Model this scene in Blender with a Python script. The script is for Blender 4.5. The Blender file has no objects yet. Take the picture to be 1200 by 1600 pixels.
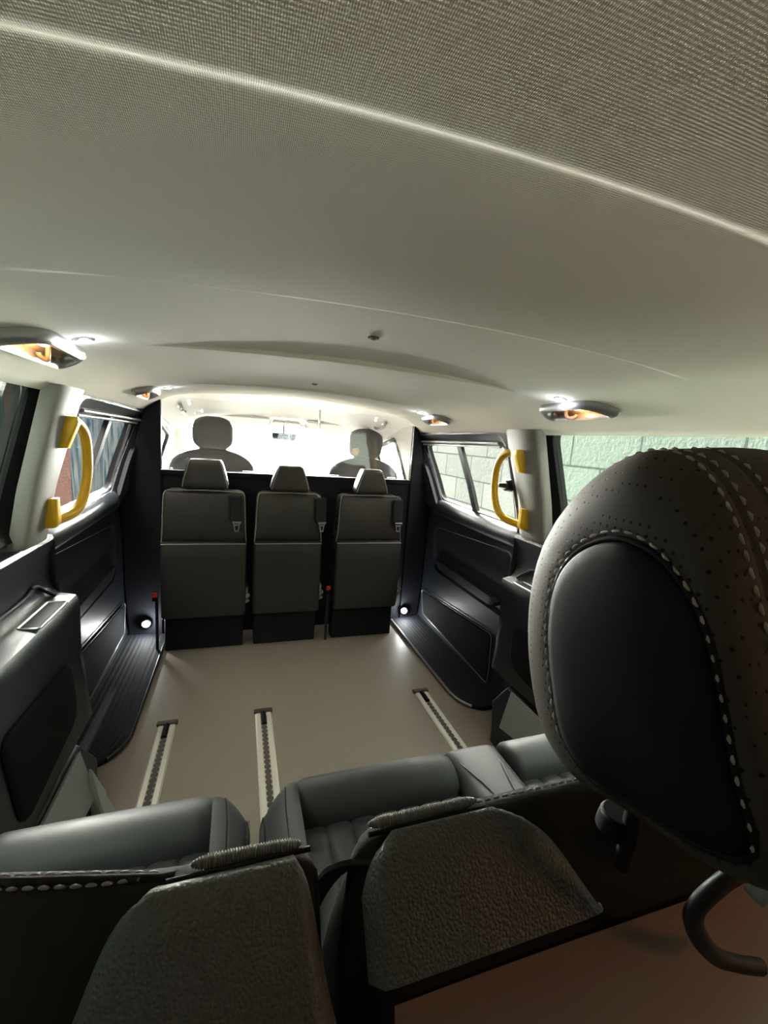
import bpy, bmesh, math, random
from mathutils import Vector, Matrix
random.seed(4)
SC = bpy.context.scene
COL = SC.collection
PI = math.pi

# ------------------------------------------------------------ object helpers
def link(name, me, mat=None, parent=None):
    o = bpy.data.objects.new(name, me); COL.objects.link(o)
    if mat and me: me.materials.append(mat)
    if parent: o.parent = parent
    return o
def thing(name, label, cat, group=None, loc=(0, 0, 0)):
    o = bpy.data.objects.new(name, None); COL.objects.link(o)
    o.empty_display_size = .02; o.location = loc
    return tag(o, label, cat, group)
def tag(o, label, cat, group=None):
    o['label'] = label; o['category'] = cat
    if group: o['group'] = group
    return o
def struct(o):
    o['kind'] = 'structure'; return o
def adopt(parent, *kids):
    """parent built parts to a thing whose empty is not at the origin, keeping them in place"""
    for k in kids:
        k.parent = parent; k.matrix_parent_inverse = Matrix.Translation(-Vector(parent.location))

class MB:
    def __init__(s): s.v = []; s.f = []
    def add(s, v, f):
        n = len(s.v); s.v += [tuple(p) for p in v]; s.f += [tuple(i + n for i in q) for q in f]; return s
    def build(s, name, mat, parent=None, smooth=35, bevel=0, seg=2, subd=0, recalc=True):
        me = bpy.data.meshes.new(name); me.from_pydata(s.v, [], s.f)
        if recalc:
            bm = bmesh.new(); bm.from_mesh(me); bmesh.ops.remove_doubles(bm, verts=bm.verts, dist=1e-6)
            bmesh.ops.recalc_face_normals(bm, faces=bm.faces); bm.to_mesh(me); bm.free()
        if smooth:
            for p in me.polygons: p.use_smooth = True
            if smooth < 180: me.set_sharp_from_angle(angle=math.radians(smooth))
        o = link(name, me, mat)
        if bevel:
            m = o.modifiers.new('bevel', 'BEVEL'); m.width = bevel; m.segments = seg; m.limit_method = 'ANGLE'; m.angle_limit = math.radians(40)
            m.harden_normals = False
        if subd:
            m = o.modifiers.new('sub', 'SUBSURF'); m.levels = subd; m.render_levels = subd
        if parent is not None: adopt(parent, o)
        return o
    def box(s, c, d, rz=0, rx=0, ry=0):
        M = Matrix.Rotation(rz, 3, 'Z') @ Matrix.Rotation(ry, 3, 'Y') @ Matrix.Rotation(rx, 3, 'X')
        v = [Vector(c) + M @ Vector((x * d[0] / 2, y * d[1] / 2, z * d[2] / 2)) for x in (-1, 1) for y in (-1, 1) for z in (-1, 1)]
        return s.add(v, [(0, 1, 3, 2), (4, 6, 7, 5), (0, 4, 5, 1), (2, 3, 7, 6), (0, 2, 6, 4), (1, 5, 7, 3)])
    def loft(s, secs, closed=True, caps=True, loop=False):
        n = len(secs[0]); v = [p for q in secs for p in q]; f = []
        R = range(len(secs) if loop else len(secs) - 1)
        for i in R:
            a = i * n; b = ((i + 1) % len(secs)) * n
            for j in range(n if closed else n - 1):
                k = (j + 1) % n; f.append((a + j, a + k, b + k, b + j))
        if caps and not loop and closed:
            for i in (0, len(secs) - 1):
                c = sum((Vector(p) for p in secs[i]), Vector()) / n
                v.append(c); m = len(v) - 1
                for j in range(n): f.append((i * n + j, i * n + (j + 1) % n, m))
        return s.add(v, f)
    def tube(s, pts, r, n=10, closed=False, flat=None, caps=True):
        pts = [Vector(p) for p in pts]; N = len(pts); secs = []; up = None
        for i, p in enumerate(pts):
            if closed: t = pts[(i + 1) % N] - pts[i - 1]
            else: t = pts[min(i + 1, N - 1)] - pts[max(i - 1, 0)]
            t.normalize()
            if up is None:
                up = Vector((0, 0, 1)) if abs(t.z) < .9 else Vector((1, 0, 0))
            up = (up - t * up.dot(t)).normalized(); sd = t.cross(up)
            rr = r(i / (N - 1)) if callable(r) else r
            a_, b_ = (rr, rr) if not flat else (rr, rr * flat)
            secs.append([p + up * math.cos(2 * PI * k / n) * a_ + sd * math.sin(2 * PI * k / n) * b_ for k in range(n)])
        return s.loft(secs, True, caps, closed)
    def disc_cyl(s, c, r0, r1, h, axis=(0, 0, 1), n=24):
        a = Vector(axis).normalized(); u = a.orthogonal().normalized(); w = a.cross(u); c = Vector(c)
        ring = lambda r, t: [c + a * t + (u * math.cos(2 * PI * k / n) + w * math.sin(2 * PI * k / n)) * r for k in range(n)]
        return s.loft([ring(r0, 0), ring(r1, h)])

def cat(pts, n, closed=False):
    """catmull-rom resample: n points per span"""
    P = [Vector(p) for p in pts]; N = len(P); out = []
    for i in range(N if closed else N - 1):
        g = (lambda k: P[k % N]) if closed else (lambda k: P[min(max(k, 0), N - 1)])
        a, b, c, d = g(i - 1), g(i), g(i + 1), g(i + 2)
        for j in range(n):
            t = j / n
            out.append(.5 * ((2 * b) + (c - a) * t + (2 * a - 5 * b + 4 * c - d) * t * t + (3 * b - a - 3 * c + d) * t ** 3))
    if not closed: out.append(P[-1])
    return out
def even(pts, step):
    P = [Vector(p) for p in pts]; out = [P[0].copy()]; acc = 0
    for a, b in zip(P, P[1:]):
        L = (b - a).length; d = step - acc
        while d <= L: out.append(a.lerp(b, d / L)); d += step
        acc = (acc + L) % step if L + acc >= step else acc + L
    return out
def stitches(mb, pts, nrm, step=.0085, ln=.0056, w=.0009, lift=.0005):
    P = even(pts, step)
    for a, b in zip(P, P[1:]):
        t = (b - a).normalized(); c = (a + b) / 2
        n = Vector(nrm(c)) if callable(nrm) else Vector(nrm); n = (n - t * n.dot(t)).normalized(); u = t.cross(n)
        c = c + n * lift
        secs = []
        for q, r in ((-1, .35), (-.7, .9), (0, 1.15), (.7, .9), (1, .35)):
            secs.append([c + t * q * ln / 2 + (n * math.cos(k * PI / 3) + u * math.sin(k * PI / 3)) * w * r - n * w * .9 * abs(q) for k in range(6)])
        mb.loft(secs)
def smooth(a, b, x):
    t = min(max((x - a) / (b - a), 0), 1); return t * t * (3 - 2 * t)
def lerp(a, b, t): return a + (b - a) * t
def interp(tab, x):
    if x <= tab[0][0]: return tab[0][1]
    for (a, u), (b, w) in zip(tab, tab[1:]):
        if x <= b: return lerp(u, w, (x - a) / (b - a))
    return tab[-1][1]

# ------------------------------------------------------------ materials
def mat(name, col, rough=.5, metal=0, spec=.5, bump=None, emit=None, coat=0, sheen=0, extra=None):
    m = bpy.data.materials.new(name); m.use_nodes = True; nt = m.node_tree; b = nt.nodes['Principled BSDF']
    b.inputs['Base Color'].default_value = (*col, 1); b.inputs['Roughness'].default_value = rough
    b.inputs['Metallic'].default_value = metal; b.inputs['Specular IOR Level'].default_value = spec
    b.inputs['Coat Weight'].default_value = coat; b.inputs['Sheen Weight'].default_value = sheen
    if emit:
        b.inputs['Emission Color'].default_value = (*emit[0], 1); b.inputs['Emission Strength'].default_value = emit[1]
    if bump:
        kind, scale, strength, dist = bump
        tc = nt.nodes.new('ShaderNodeTexCoord')
        if kind == 'noise':
            t = nt.nodes.new('ShaderNodeTexNoise'); t.inputs['Scale'].default_value = scale; t.inputs['Detail'].default_value = 4; out = t.outputs['Fac']
        elif kind == 'pebble':
            t = nt.nodes.new('ShaderNodeTexVoronoi'); t.inputs['Scale'].default_value = scale; t.feature = 'SMOOTH_F1'; t.inputs['Smoothness'].default_value = .4; out = t.outputs['Distance']; strength = strength
        elif kind == 'voronoi':
            t = nt.nodes.new('ShaderNodeTexVoronoi'); t.inputs['Scale'].default_value = scale; t.feature = 'DISTANCE_TO_EDGE'; out = t.outputs['Distance']
        nt.links.new(tc.outputs['Object'], t.inputs['Vector'])
        if kind == 'voronoi':
            r = nt.nodes.new('ShaderNodeMapRange'); r.inputs['From Max'].default_value = .16; nt.links.new(out, r.inputs['Value']); out = r.outputs['Result']
        bp = nt.nodes.new('ShaderNodeBump'); bp.inputs['Strength'].default_value = strength; bp.inputs['Distance'].default_value = dist
        bp.invert = kind == 'pebble'; nt.links.new(out, bp.inputs['Height']); nt.links.new(bp.outputs['Normal'], b.inputs['Normal'])
    return m
def N(m, t, **kw):
    n = m.node_tree.nodes.new(t)
    for k, v in kw.items(): setattr(n, k, v)
    return n
def L(m, a, b): m.node_tree.links.new(a, b)

M = {}
M['trim'] = mat('dark_trim_plastic', (.018, .021, .027), .42, bump=('noise', 900, .25, .0004))
M['trim_soft'] = mat('dark_trim_plate', (.011, .011, .012), .9, spec=.12, bump=('noise', 700, .3, .0004))
M['trim_grey'] = mat('grey_trim_plastic', (.30, .31, .30), .5, bump=('noise', 700, .2, .0004))
M['black'] = mat('matt_black', (.006, .006, .007), .65, spec=.2)
M['rubber'] = mat('rubber_black', (.010, .011, .013), .38)
M['step'] = mat('ribbed_step_rubber', (.012, .013, .016), .75, spec=.18)
M['board'] = mat('partition_black', (.007, .007, .010), .75, spec=.25)
M['pillar'] = mat('beige_trim_plastic', (.27, .265, .24), .55, bump=('noise', 500, .1, .0004))
M['yellow'] = mat('yellow_handle', (.78, .47, .012), .38, bump=('noise', 250, .08, .0005))
M['chrome'] = mat('brushed_silver', (.62, .63, .64), .28, 1)
M['silver_paint'] = mat('satin_grey', (.34, .34, .33), .33, .55)
M['alu'] = mat('track_aluminium', (.80, .74, .64), .38, .35)
M['slot'] = mat('track_slot', (.09, .065, .055), .7)
M['endcap'] = mat('track_end_cap', (.05, .035, .03), .5)
M['leather'] = mat('seat_leather', (.042, .044, .046), .52, bump=('noise', 500, .12, .0003))
M['leather_grain'] = mat('grained_panel', (.085, .086, .079), .5, bump=('pebble', 400, .8, .0011))
M['leather_dark'] = mat('dark_leather', (.016, .013, .011), .8, spec=.12, bump=('voronoi', 500, .2, .0005))
M['smooth_dark'] = mat('smooth_side_leather', (.0055, .0075, .0075), .65, spec=.15, bump=('noise', 500, .2, .0003))
M['carpet'] = mat('brown_seat_carpet', (.20, .105, .060), .95, sheen=.3, bump=('noise', 900, .8, .001))
M['carpet_grey'] = mat('grey_carpet', (.46, .48, .45), .95, bump=('noise', 600, 1, .002))
M['thread'] = mat('stitch_thread', (.34, .30, .235), .7)
M['thread_mid'] = mat('stitch_thread_beige', (.17, .155, .13), .7)
M['thread_dark'] = mat('stitch_thread_grey', (.16, .155, .14), .7)
M['vinyl'] = mat('jump_seat_vinyl', (.040, .034, .030), .5, bump=('noise', 400, .2, .0004))
M['vinyl_lower'] = mat('jump_seat_lower', (.030, .025, .022), .52, bump=('noise', 300, .2, .0005))
M['piping'] = mat('grey_piping', (.30, .29, .27), .4)
M['webbing'] = mat('belt_webbing', (.010, .010, .011), .7)
M['red'] = mat('red_button', (.55, .02, .015), .4)
M['cabcloth'] = mat('cab_seat_cloth', (.055, .052, .052), .8, sheen=.2)
M['cabtrim'] = mat('cab_beige_trim', (.60, .58, .53), .6)
M['dash'] = mat('dashboard', (.02, .02, .022), .6)
M['button'] = mat('ceiling_button', (.10, .09, .08), .5)
M['glow_tone'] = mat('painted_warm_glow', (.62, .42, .26), .5)  # warm lamp glow painted into the colour of recess and hook
M['led'] = mat('led_lens', (1, 1, 1), .3, emit=((.86, .93, 1), 60))
M['led_floor'] = mat('led_floor_lens', (1, 1, .9), .3, emit=((1, .97, .82), 60))
M['warmled'] = mat('warm_bulb', (1, .8, .5), .3, emit=((1, .62, .28), 4))
M['bulb'] = mat('reading_bulb', (1, .8, .6), .3, emit=((1, .5, .2), 8))
M['mirror'] = mat('mirror_glass', (.8, .85, .9), .02, 1)
M['asphalt'] = mat('pale_concrete_ground', (.58, .57, .54), .9)

# headliner : fine ribbed knit
m = M['headliner'] = mat('headliner_cloth', (.78, .73, .61), .85, spec=.25, sheen=.15)
tc = N(m, 'ShaderNodeTexCoord'); w1 = N(m, 'ShaderNodeTexWave', bands_direction='X'); w1.inputs['Scale'].default_value = 230; w1.inputs['Distortion'].default_value = .4
w2 = N(m, 'ShaderNodeTexWave', bands_direction='Y'); w2.inputs['Scale'].default_value = 120; w2.inputs['Distortion'].default_value = .4
mx = N(m, 'ShaderNodeMath', operation='ADD'); bp = N(m, 'ShaderNodeBump'); bp.inputs['Strength'].default_value = .2; bp.inputs['Distance'].default_value = .0006
L(m, tc.outputs['Object'], w1.inputs['Vector']); L(m, tc.outputs['Object'], w2.inputs['Vector'])
L(m, w1.outputs['Fac'], mx.inputs[0]); L(m, w2.outputs['Fac'], mx.inputs[1]); L(m, mx.outputs[0], bp.inputs['Height'])
L(m, bp.outputs['Normal'], m.node_tree.nodes['Principled BSDF'].inputs['Normal'])

# floor vinyl
m = M['vinyl_floor'] = mat('taupe_vinyl_floor', (.40, .335, .275), .42, spec=.4)
tc = N(m, 'ShaderNodeTexCoord'); nz = N(m, 'ShaderNodeTexNoise'); nz.inputs['Scale'].default_value = 260; nz.inputs['Detail'].default_value = 3
cr = N(m, 'ShaderNodeValToRGB'); cr.color_ramp.elements[0].color = (.225, .183, .147, 1); cr.color_ramp.elements[1].color = (.295, .242, .197, 1)
cr.color_ramp.elements[0].position = .35; cr.color_ramp.elements[1].position = .65
L(m, tc.outputs['Object'], nz.inputs['Vector']); L(m, nz.outputs['Fac'], cr.inputs['Fac']); L(m, cr.outputs['Color'], m.node_tree.nodes['Principled BSDF'].inputs['Base Color'])

# perforated leather : punched dots in the side (Y-Z) plane and rear (X-Z) plane
m = M['perf'] = mat('perforated_leather', (.060, .050, .042), .68, spec=.2)
tc = N(m, 'ShaderNodeTexCoord'); vo = N(m, 'ShaderNodeTexVoronoi'); vo.inputs['Scale'].default_value = 165; vo.inputs['Randomness'].default_value = .12
mp = N(m, 'ShaderNodeMapRange'); mp.inputs['From Min'].default_value = .17; mp.inputs['From Max'].default_value = .22
v2 = N(m, 'ShaderNodeTexVoronoi'); v2.inputs['Scale'].default_value = 420; v2.feature = 'DISTANCE_TO_EDGE'
mc = N(m, 'ShaderNodeMix', data_type='RGBA'); mc.inputs[6].default_value = (.004, .004, .004, 1); mc.inputs[7].default_value = (.056, .047, .039, 1)
L(m, tc.outputs['Object'], vo.inputs['Vector']); L(m, tc.outputs['Object'], v2.inputs['Vector']); L(m, vo.outputs['Distance'], mp.inputs['Value'])
L(m, mp.outputs['Result'], mc.inputs[0]); L(m, mc.outputs[2], m.node_tree.nodes['Principled BSDF'].inputs['Base Color'])
ad = N(m, 'ShaderNodeMath', operation='MULTIPLY_ADD'); ad.inputs[1].default_value = .3; L(m, v2.outputs['Distance'], ad.inputs[0]); L(m, mp.outputs['Result'], ad.inputs[2])
bp = N(m, 'ShaderNodeBump'); bp.inputs['Strength'].default_value = .5; bp.inputs['Distance'].default_value = .001
L(m, ad.outputs[0], bp.inputs['Height']); L(m, bp.outputs['Normal'], m.node_tree.nodes['Principled BSDF'].inputs['Normal'])

def glass(name, tint, fac=.08):
    m = bpy.data.materials.new(name); m.use_nodes = True; nt = m.node_tree; nt.nodes.clear()
    o = nt.nodes.new('ShaderNodeOutputMaterial'); a = nt.nodes.new('ShaderNodeBsdfTransparent'); g = nt.nodes.new('ShaderNodeBsdfGlossy')
    a.inputs[0].default_value = (*tint, 1); g.inputs['Roughness'].default_value = .02
    lw = nt.nodes.new('ShaderNodeLayerWeight'); lw.inputs['Blend'].default_value = .5
    pw = nt.nodes.new('ShaderNodeMath'); pw.operation = 'POWER'; pw.inputs[1].default_value = 5
    x = nt.nodes.new('ShaderNodeMixShader'); mul = nt.nodes.new('ShaderNodeMath'); mul.operation = 'MULTIPLY_ADD'; mul.inputs[1].default_value = .6; mul.inputs[2].default_value = .035
    nt.links.new(lw.outputs['Facing'], pw.inputs[0]); nt.links.new(pw.outputs[0], mul.inputs[0]); nt.links.new(mul.outputs[0], x.inputs[0]); nt.links.new(a.outputs[0], x.inputs[1]); nt.links.new(g.outputs[0], x.inputs[2])
    nt.links.new(x.outputs[0], o.inputs[0]); return m
M['glass'] = glass('window_glass', (.95, .965, .95))
M['glass_rear'] = glass('tinted_window_glass', (.86, .95, .89))
M['acrylic'] = glass('clear_acrylic', (.97, .97, .97))
M['windscreen'] = glass('windscreen_glass', (.95, .98, .96))
M['edge'] = mat('acrylic_edge', (.75, .78, .76), .2)

# stone block wall outside
def blocks(name, c1, c2, mortar, scale, bh=.5, bw=1.0, rot=None):
    m = mat(name, c1, 1, spec=0); nt = m.node_tree; tc = N(m, 'ShaderNodeTexCoord'); mpg = N(m, 'ShaderNodeMapping')
    mpg.inputs['Rotation'].default_value = rot or (PI / 2, 0, PI / 2)
    sx = N(m, 'ShaderNodeSeparateXYZ'); cx = N(m, 'ShaderNodeCombineXYZ'); L(m, tc.outputs['Object'], sx.inputs[0])
    L(m, sx.outputs['Y'], cx.inputs['X']); L(m, sx.outputs['Z'], cx.inputs['Y'])
    br = N(m, 'ShaderNodeTexBrick'); br.inputs['Color1'].default_value = (*c1, 1); br.inputs['Color2'].default_value = (*c2, 1); br.inputs['Mortar'].default_value = (*mortar, 1)
    br.inputs['Scale'].default_value = scale; br.inputs['Mortar Size'].default_value = .012; br.inputs['Brick Width'].default_value = bw; br.inputs['Row Height'].default_value = bh
    nz = N(m, 'ShaderNodeTexNoise'); nz.inputs['Scale'].default_value = 30; nz.inputs['Detail'].default_value = 8; L(m, tc.outputs['Object'], nz.inputs['Vector'])
    L(m, cx.outputs[0], br.inputs['Vector']); b = nt.nodes['Principled BSDF']; L(m, br.outputs['Color'], b.inputs['Base Color'])
    su = N(m, 'ShaderNodeMath', operation='SUBTRACT'); L(m, nz.outputs['Fac'], su.inputs[0]); L(m, br.outputs['Fac'], su.inputs[1])
    bp = N(m, 'ShaderNodeBump'); bp.inputs['Strength'].default_value = 1; bp.inputs['Distance'].default_value = .008; L(m, su.outputs[0], bp.inputs['Height']); L(m, bp.outputs['Normal'], b.inputs['Normal'])
    return m
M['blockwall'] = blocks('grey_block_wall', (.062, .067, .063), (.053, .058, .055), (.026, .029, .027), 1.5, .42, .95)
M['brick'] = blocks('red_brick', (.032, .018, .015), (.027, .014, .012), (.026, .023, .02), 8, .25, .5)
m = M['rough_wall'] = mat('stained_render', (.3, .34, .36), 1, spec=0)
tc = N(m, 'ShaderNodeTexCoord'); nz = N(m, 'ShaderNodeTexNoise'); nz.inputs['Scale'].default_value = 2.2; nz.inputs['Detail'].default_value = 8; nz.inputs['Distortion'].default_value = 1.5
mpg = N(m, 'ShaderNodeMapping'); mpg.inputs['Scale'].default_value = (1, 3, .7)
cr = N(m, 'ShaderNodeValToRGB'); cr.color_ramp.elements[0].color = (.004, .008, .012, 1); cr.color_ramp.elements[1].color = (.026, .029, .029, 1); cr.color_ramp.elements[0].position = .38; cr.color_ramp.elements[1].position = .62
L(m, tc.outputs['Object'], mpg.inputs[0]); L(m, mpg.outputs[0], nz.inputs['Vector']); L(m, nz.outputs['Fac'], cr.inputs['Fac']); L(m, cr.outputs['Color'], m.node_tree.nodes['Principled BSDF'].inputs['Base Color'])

# ------------------------------------------------------------ body shell
WT = [(-.05, .88), (.10, .90), (.35, .905), (.62, .905), (.74, .92), (.80, .915), (.84, .888), (1.00, .862), (1.27, .800), (1.34, .775), (1.5, .72)]
def W(z): return interp(WT, z)
def roundpoly(cs, r, c=6, k=8):
    cs = [Vector(p) for p in cs]; n = len(cs); out = []
    rr = r if isinstance(r, (list, tuple)) else [r] * n
    for i in range(n):
        a, b, d = cs[i - 1], cs[i], cs[(i + 1) % n]
        p = b + (a - b).normalized() * rr[i]; q = b + (d - b).normalized() * rr[i]
        for j in range(c):
            t = j / (c - 1); out.append((1 - t) ** 2 * p + 2 * t * (1 - t) * b + t * t * q)
        e = d + (b - d).normalized() * rr[(i + 1) % n]
        for j in range(1, k): out.append(q.lerp(e, j / k))
    return out
def onwall(s, p, inset): return (s * (W(p[1]) - inset), p[0], p[1])
def ring_mesh(mb, s, outer, inner, i_out, i_in, th=.012, rows=4):
    """panel between two contours in the wall's y-z plane; insets interpolate; th = thickness outward"""
    secs = []
    for r in range(rows + 1):
        t = r / rows; secs.append([onwall(s, a.lerp(b, t), lerp(i_out, i_in, t)) for a, b in zip(outer, inner)])
    back = []
    for r in range(rows, -1, -1):
        t = r / rows; back.append([onwall(s, a.lerp(b, t), lerp(i_out, i_in, t) - th) for a, b in zip(outer, inner)])
    return mb.loft(secs + back, True, False, True)
def plate_mesh(mb, s, cont, inset, th=.012, edge=.004, rows=5):
    c = sum(cont, Vector((0, 0))) / len(cont)
    def sec(t, ins): return [onwall(s, p.lerp(c, t), ins) for p in cont]
    secs = [sec(0, inset - th), sec(0, inset - edge), sec(.02, inset - .2 * edge), sec(.045, inset)] + [sec(t / rows, inset) for t in range(1, rows)]
    return mb.loft(secs, True, True)

# ceiling ------------------------------------------------------------------
def taper(x, w): return max(0, 1 - (x / w) ** 2)
def ZC(x, y):
    ax = abs(x)
    z = 1.418 - .115 * min(ax, .6) ** 2
    if ax > .6: z -= .138 * (ax - .6) + 1.75 * (ax - .6) ** 2
    z -= .012 * (1 - smooth(.290, .318, y)) * (1 - smooth(.55, .75, ax))
    z -= .013 * smooth(.32, .69, y) * (1 - smooth(.690, .708, y)) * taper(x, .60)
    if y > 1.2:
        z -= .013 * taper(x, .50) ** .8 * smooth(1.200, 1.206, y) * (1 - smooth(1.3, 2.02, y))
    if y > 2.04:
        z -= .011 * taper(x, .50) ** .8 * smooth(2.05, 2.056, y) * (1 - smooth(2.1, 2.5, y))
    return z
def frange(a, b, n): return [a + (b - a) * i / n for i in range(n + 1)]
ys = sorted(set([round(v, 4) for v in frange(-.6, .23, 6) + frange(.28, .33, 14) + frange(.35, .68, 9) + frange(.685, .712, 8) + frange(.75, 1.18, 8)
      + frange(1.198, 1.208, 8) + frange(1.25, 2.03, 16) + frange(2.048, 2.058, 8) + frange(2.1, 2.62, 10)]))
xs = frange(-.60, .60, 30); xs = [-.81, -.79, -.77, -.75, -.73, -.71, -.69, -.67, -.65, -.635, -.62] + xs + [.62, .635, .65, .67, .69, .71, .73, .75, .77, .79, .81]
mb = MB(); mb.loft([[(x, y, ZC(x, y)) for x in xs] for y in ys], closed=False, caps=False)
o = struct(mb.build('ceiling', M['headliner'], smooth=180, recalc=False))
md = o.modifiers.new('s', 'SOLIDIFY'); md.thickness = .02; md.offset = 1
# make sure the shell thickness grows upward
if o.data.polygons[0].normal.z < 0: md.offset = -1

# cab roof : sweeps down to the windscreen head
def ZF(x, y):
    t = smooth(2.55, 3.5, y); ax = abs(x)
    z = lerp(1.418, 1.315, t * t) - .115 * min(ax, .6) ** 2
    if ax > .6: z -= .138 * (ax - .6) + 1.5 * (ax - .6) ** 2
    return z + .012 * smooth(2.62, 2.66, y) * taper(x, .7)
mb = MB(); mb.loft([[(x * lerp(1, .93, smooth(2.6, 3.5, y)), y, ZF(x, y)) for x in xs] for y in frange(2.61, 3.5, 24)], closed=False, caps=False)
o = struct(mb.build('trim_1', M['cabtrim'], smooth=180, recalc=False))
md = o.modifiers.new('s', 'SOLIDIFY'); md.thickness = .02; md.offset = 1 if o.data.polygons[0].normal.z > 0 else -1

# floor ---------------------------------------------------------------------
mb = MB(); mb.box((0, 1.05, -.02), (1.80, 3.3, .04)); struct(mb.build('floor', M['vinyl_floor'], smooth=0))

# side walls ----------------------------------------------------------------
GL = [(1.655, .868), (2.44, .877), (2.60, 1.205), (1.70, 1.225)]      # sliding door glass opening (y,z)
QG = [(-.35, .915), (1.345, .915), (1.385, 1.288), (-.35, 1.288)]       # rear quarter glass opening
for s, side in ((-1, 'left'), (1, 'right')):
    # outer skin with two openings
    mb = MB()
    ring_mesh(mb, s, roundpoly([(1.50, -.04), (2.85, -.04), (2.85, 1.31), (1.50, 1.31)], .004), roundpoly(GL, .05), -.045, -.045, .02)
    ring_mesh(mb, s, roundpoly([(-.62, -.04), (1.50, -.04), (1.50, 1.31), (-.62, 1.31)], .004), roundpoly(QG, .05), -.045, -.045, .02)
    struct(mb.build('wall_' + side, M['black'], smooth=30))
    # sliding door ---------------------------------------------------------
    dr = bpy.data.objects.new('door_1' if s < 0 else 'door_2', None); COL.objects.link(dr); struct(dr); dr.location = (s * .88, 2.1, 0)
    o1 = [(1.555, .80), (2.80, .80), (2.80, 1.292), (1.60, 1.292)]
    mid = [(1.585, .835), (2.46, .838), (2.70, 1.262), (1.655, 1.275)]
    mb = MB()
    ring_mesh(mb, s, roundpoly(o1, [.01, .01, .02, .09]), roundpoly(mid, [.04, .05, .05, .08]), -.006, .004, .012, 2)
    ring_mesh(mb, s, roundpoly(mid, [.04, .05, .05, .08]), roundpoly([(1.63, .85), (2.42, .855), (2.64, 1.235), (1.68, 1.245)], [.04, .05, .05, .07]), .004, -.022, .010, 2)
    mb.build('window_surround', M['trim'], dr, 30)
    mb = MB(); ring_mesh(mb, s, roundpoly([(1.625, .847), (2.425, .852), (2.645, 1.238), (1.675, 1.248)], [.04, .05, .05, .07]), roundpoly(GL, .055), -.024, -.030, .012, 2)
    # rails across the top of the sliding glass
    fr = mb.build('window_frame', M['rubber'], dr, 30)
    mb = MB()
    for zz, ins in ((1.232, .0), (1.216, -.012)):
        mb.tube([onwall(s, (y, zz - .010 * (y - 1.7)), ins) for y in frange(1.71, 2.60, 12)], .006, 8)
    mb.build('glass_rail', M['silver_paint'], dr, 60)
    # belt line ledge under the glass : soft rounded sill
    mb = MB()
    prof = [(-.012, .858), (.006, .850), (.022, .835), (.030, .812), (.026, .785), (.010, .765), (-.02, .755), (-.02, .858)]
    secs = []
    for y in frange(1.57, 2.52, 24):
        e = smooth(2.52, 2.38, y); e2 = smooth(1.57, 1.60, y)
        secs.append([(s * (.900 - q * (.25 + .75 * e) * (.4 + .6 * e2)), y, z + .012 * (y - 1.6)) for q, z in prof])
    mb.loft(secs, True, True)
    mb.build('belt_ledge', M['trim'], dr, 50)
    # lower door skin
    mb = MB(); ring_mesh(mb, s, roundpoly([(1.555, .02), (2.80, .02), (2.80, .80), (1.555, .80)], .01), roundpoly([(1.64, .40), (2.46, .40), (2.52, .68), (1.66, .73)], [.07, .07, .05, .05]), -.006, -.006, .02, 4)
    mb.build('door_panel', M['trim'], dr, 30)
    mb = MB()
    c = roundpoly([(1.64, .40), (2.46, .40), (2.52, .68), (1.66, .73)], [.07, .07, .05, .05])
    cc = sum(c, Vector((0, 0))) / len(c)
    ring_mesh(mb, s, c, [p.lerp(cc, .06) for p in c], -.006, -.018, .012, 2)
    c2 = [p.lerp(cc, .06) for p in c]; plate_mesh(mb, s, c2, -.018, .01, .001)
    mb.build('door_recess', M['trim'], dr, 30)
    mb = MB(); plate_mesh(mb, s, roundpoly([(1.74, .425), (2.36, .43), (2.44, .485), (1.70, .47)], [.03, .03, .03, .03]), .008, .03, .018)
    mb.build('pull_ledge', M['trim'], dr, 50)
    # lower carpeted plate
    mb = MB(); plate_mesh(mb, s, roundpoly([(1.70, .045), (2.52, .075), (2.57, .215), (1.72, .285)], [.02, .03, .03, .03]), .006, .014, .006)
    mb.build('kick_plate', M['trim_soft'], dr, 40)
    mb = MB(); mb.tube([onwall(s, p, .006) for p in roundpoly([(1.695, .040), (2.525, .070), (2.577, .222), (1.715, .292)], [.02, .03, .03, .03])], .0022, 6, True)
    mb.build('kick_plate_rim', M['silver_paint'], dr, 60)
    # belt guide recess by the front post
    mb = MB(); c = roundpoly([(2.40, .775), (2.60, .775), (2.66, 1.08), (2.57, 1.08)], [.05, .05, .03, .03])
    c2 = roundpoly([(2.45, .80), (2.57, .80), (2.61, .95), (2.53, .95)], [.03, .03, .02, .02])
    ring_mesh(mb, s, c, c2, .012, .008, .02, 2); mb.build('belt_guide', M['trim'], dr, 40)
    mb = MB(); plate_mesh(mb, s, c2, -.003, .006, .002); mb.build('belt_guide_slot', M['black'], dr, 40)
    # glass panes + divider
    wn = bpy.data.objects.new('window_1' if s < 0 else 'window_2', None); COL.objects.link(wn); struct(wn); wn.location = (s * .9, 2.1, .87)
    ymid = lambda z: 2.005 + (z - .88) * .36
    for a, b, ins in (((1.64, 1.69), (ymid(.86) + .02, ymid(1.23) + .02), -.030), ((ymid(.86) - .02, ymid(1.23) - .02), (2.39, 2.62), -.020)):
        mb = MB(); pts = [(a[0], .855), (b[0], .862), (b[1], 1.225), (a[1], 1.235)]
        rows = [[Vector(pts[0]).lerp(Vector(pts[3]), t), Vector(pts[1]).lerp(Vector(pts[2]), t)] for t in frange(0, 1, 6)]
        f_ = [[onwall(s, p, ins) for p in r] for r in rows]; b_ = [[onwall(s, p, ins - .004) for p in reversed(r)] for r in rows]
        mb.loft([x + y for x, y in zip(f_, b_)]); mb.build('glass_pane', M['glass'], wn, 30)
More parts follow.
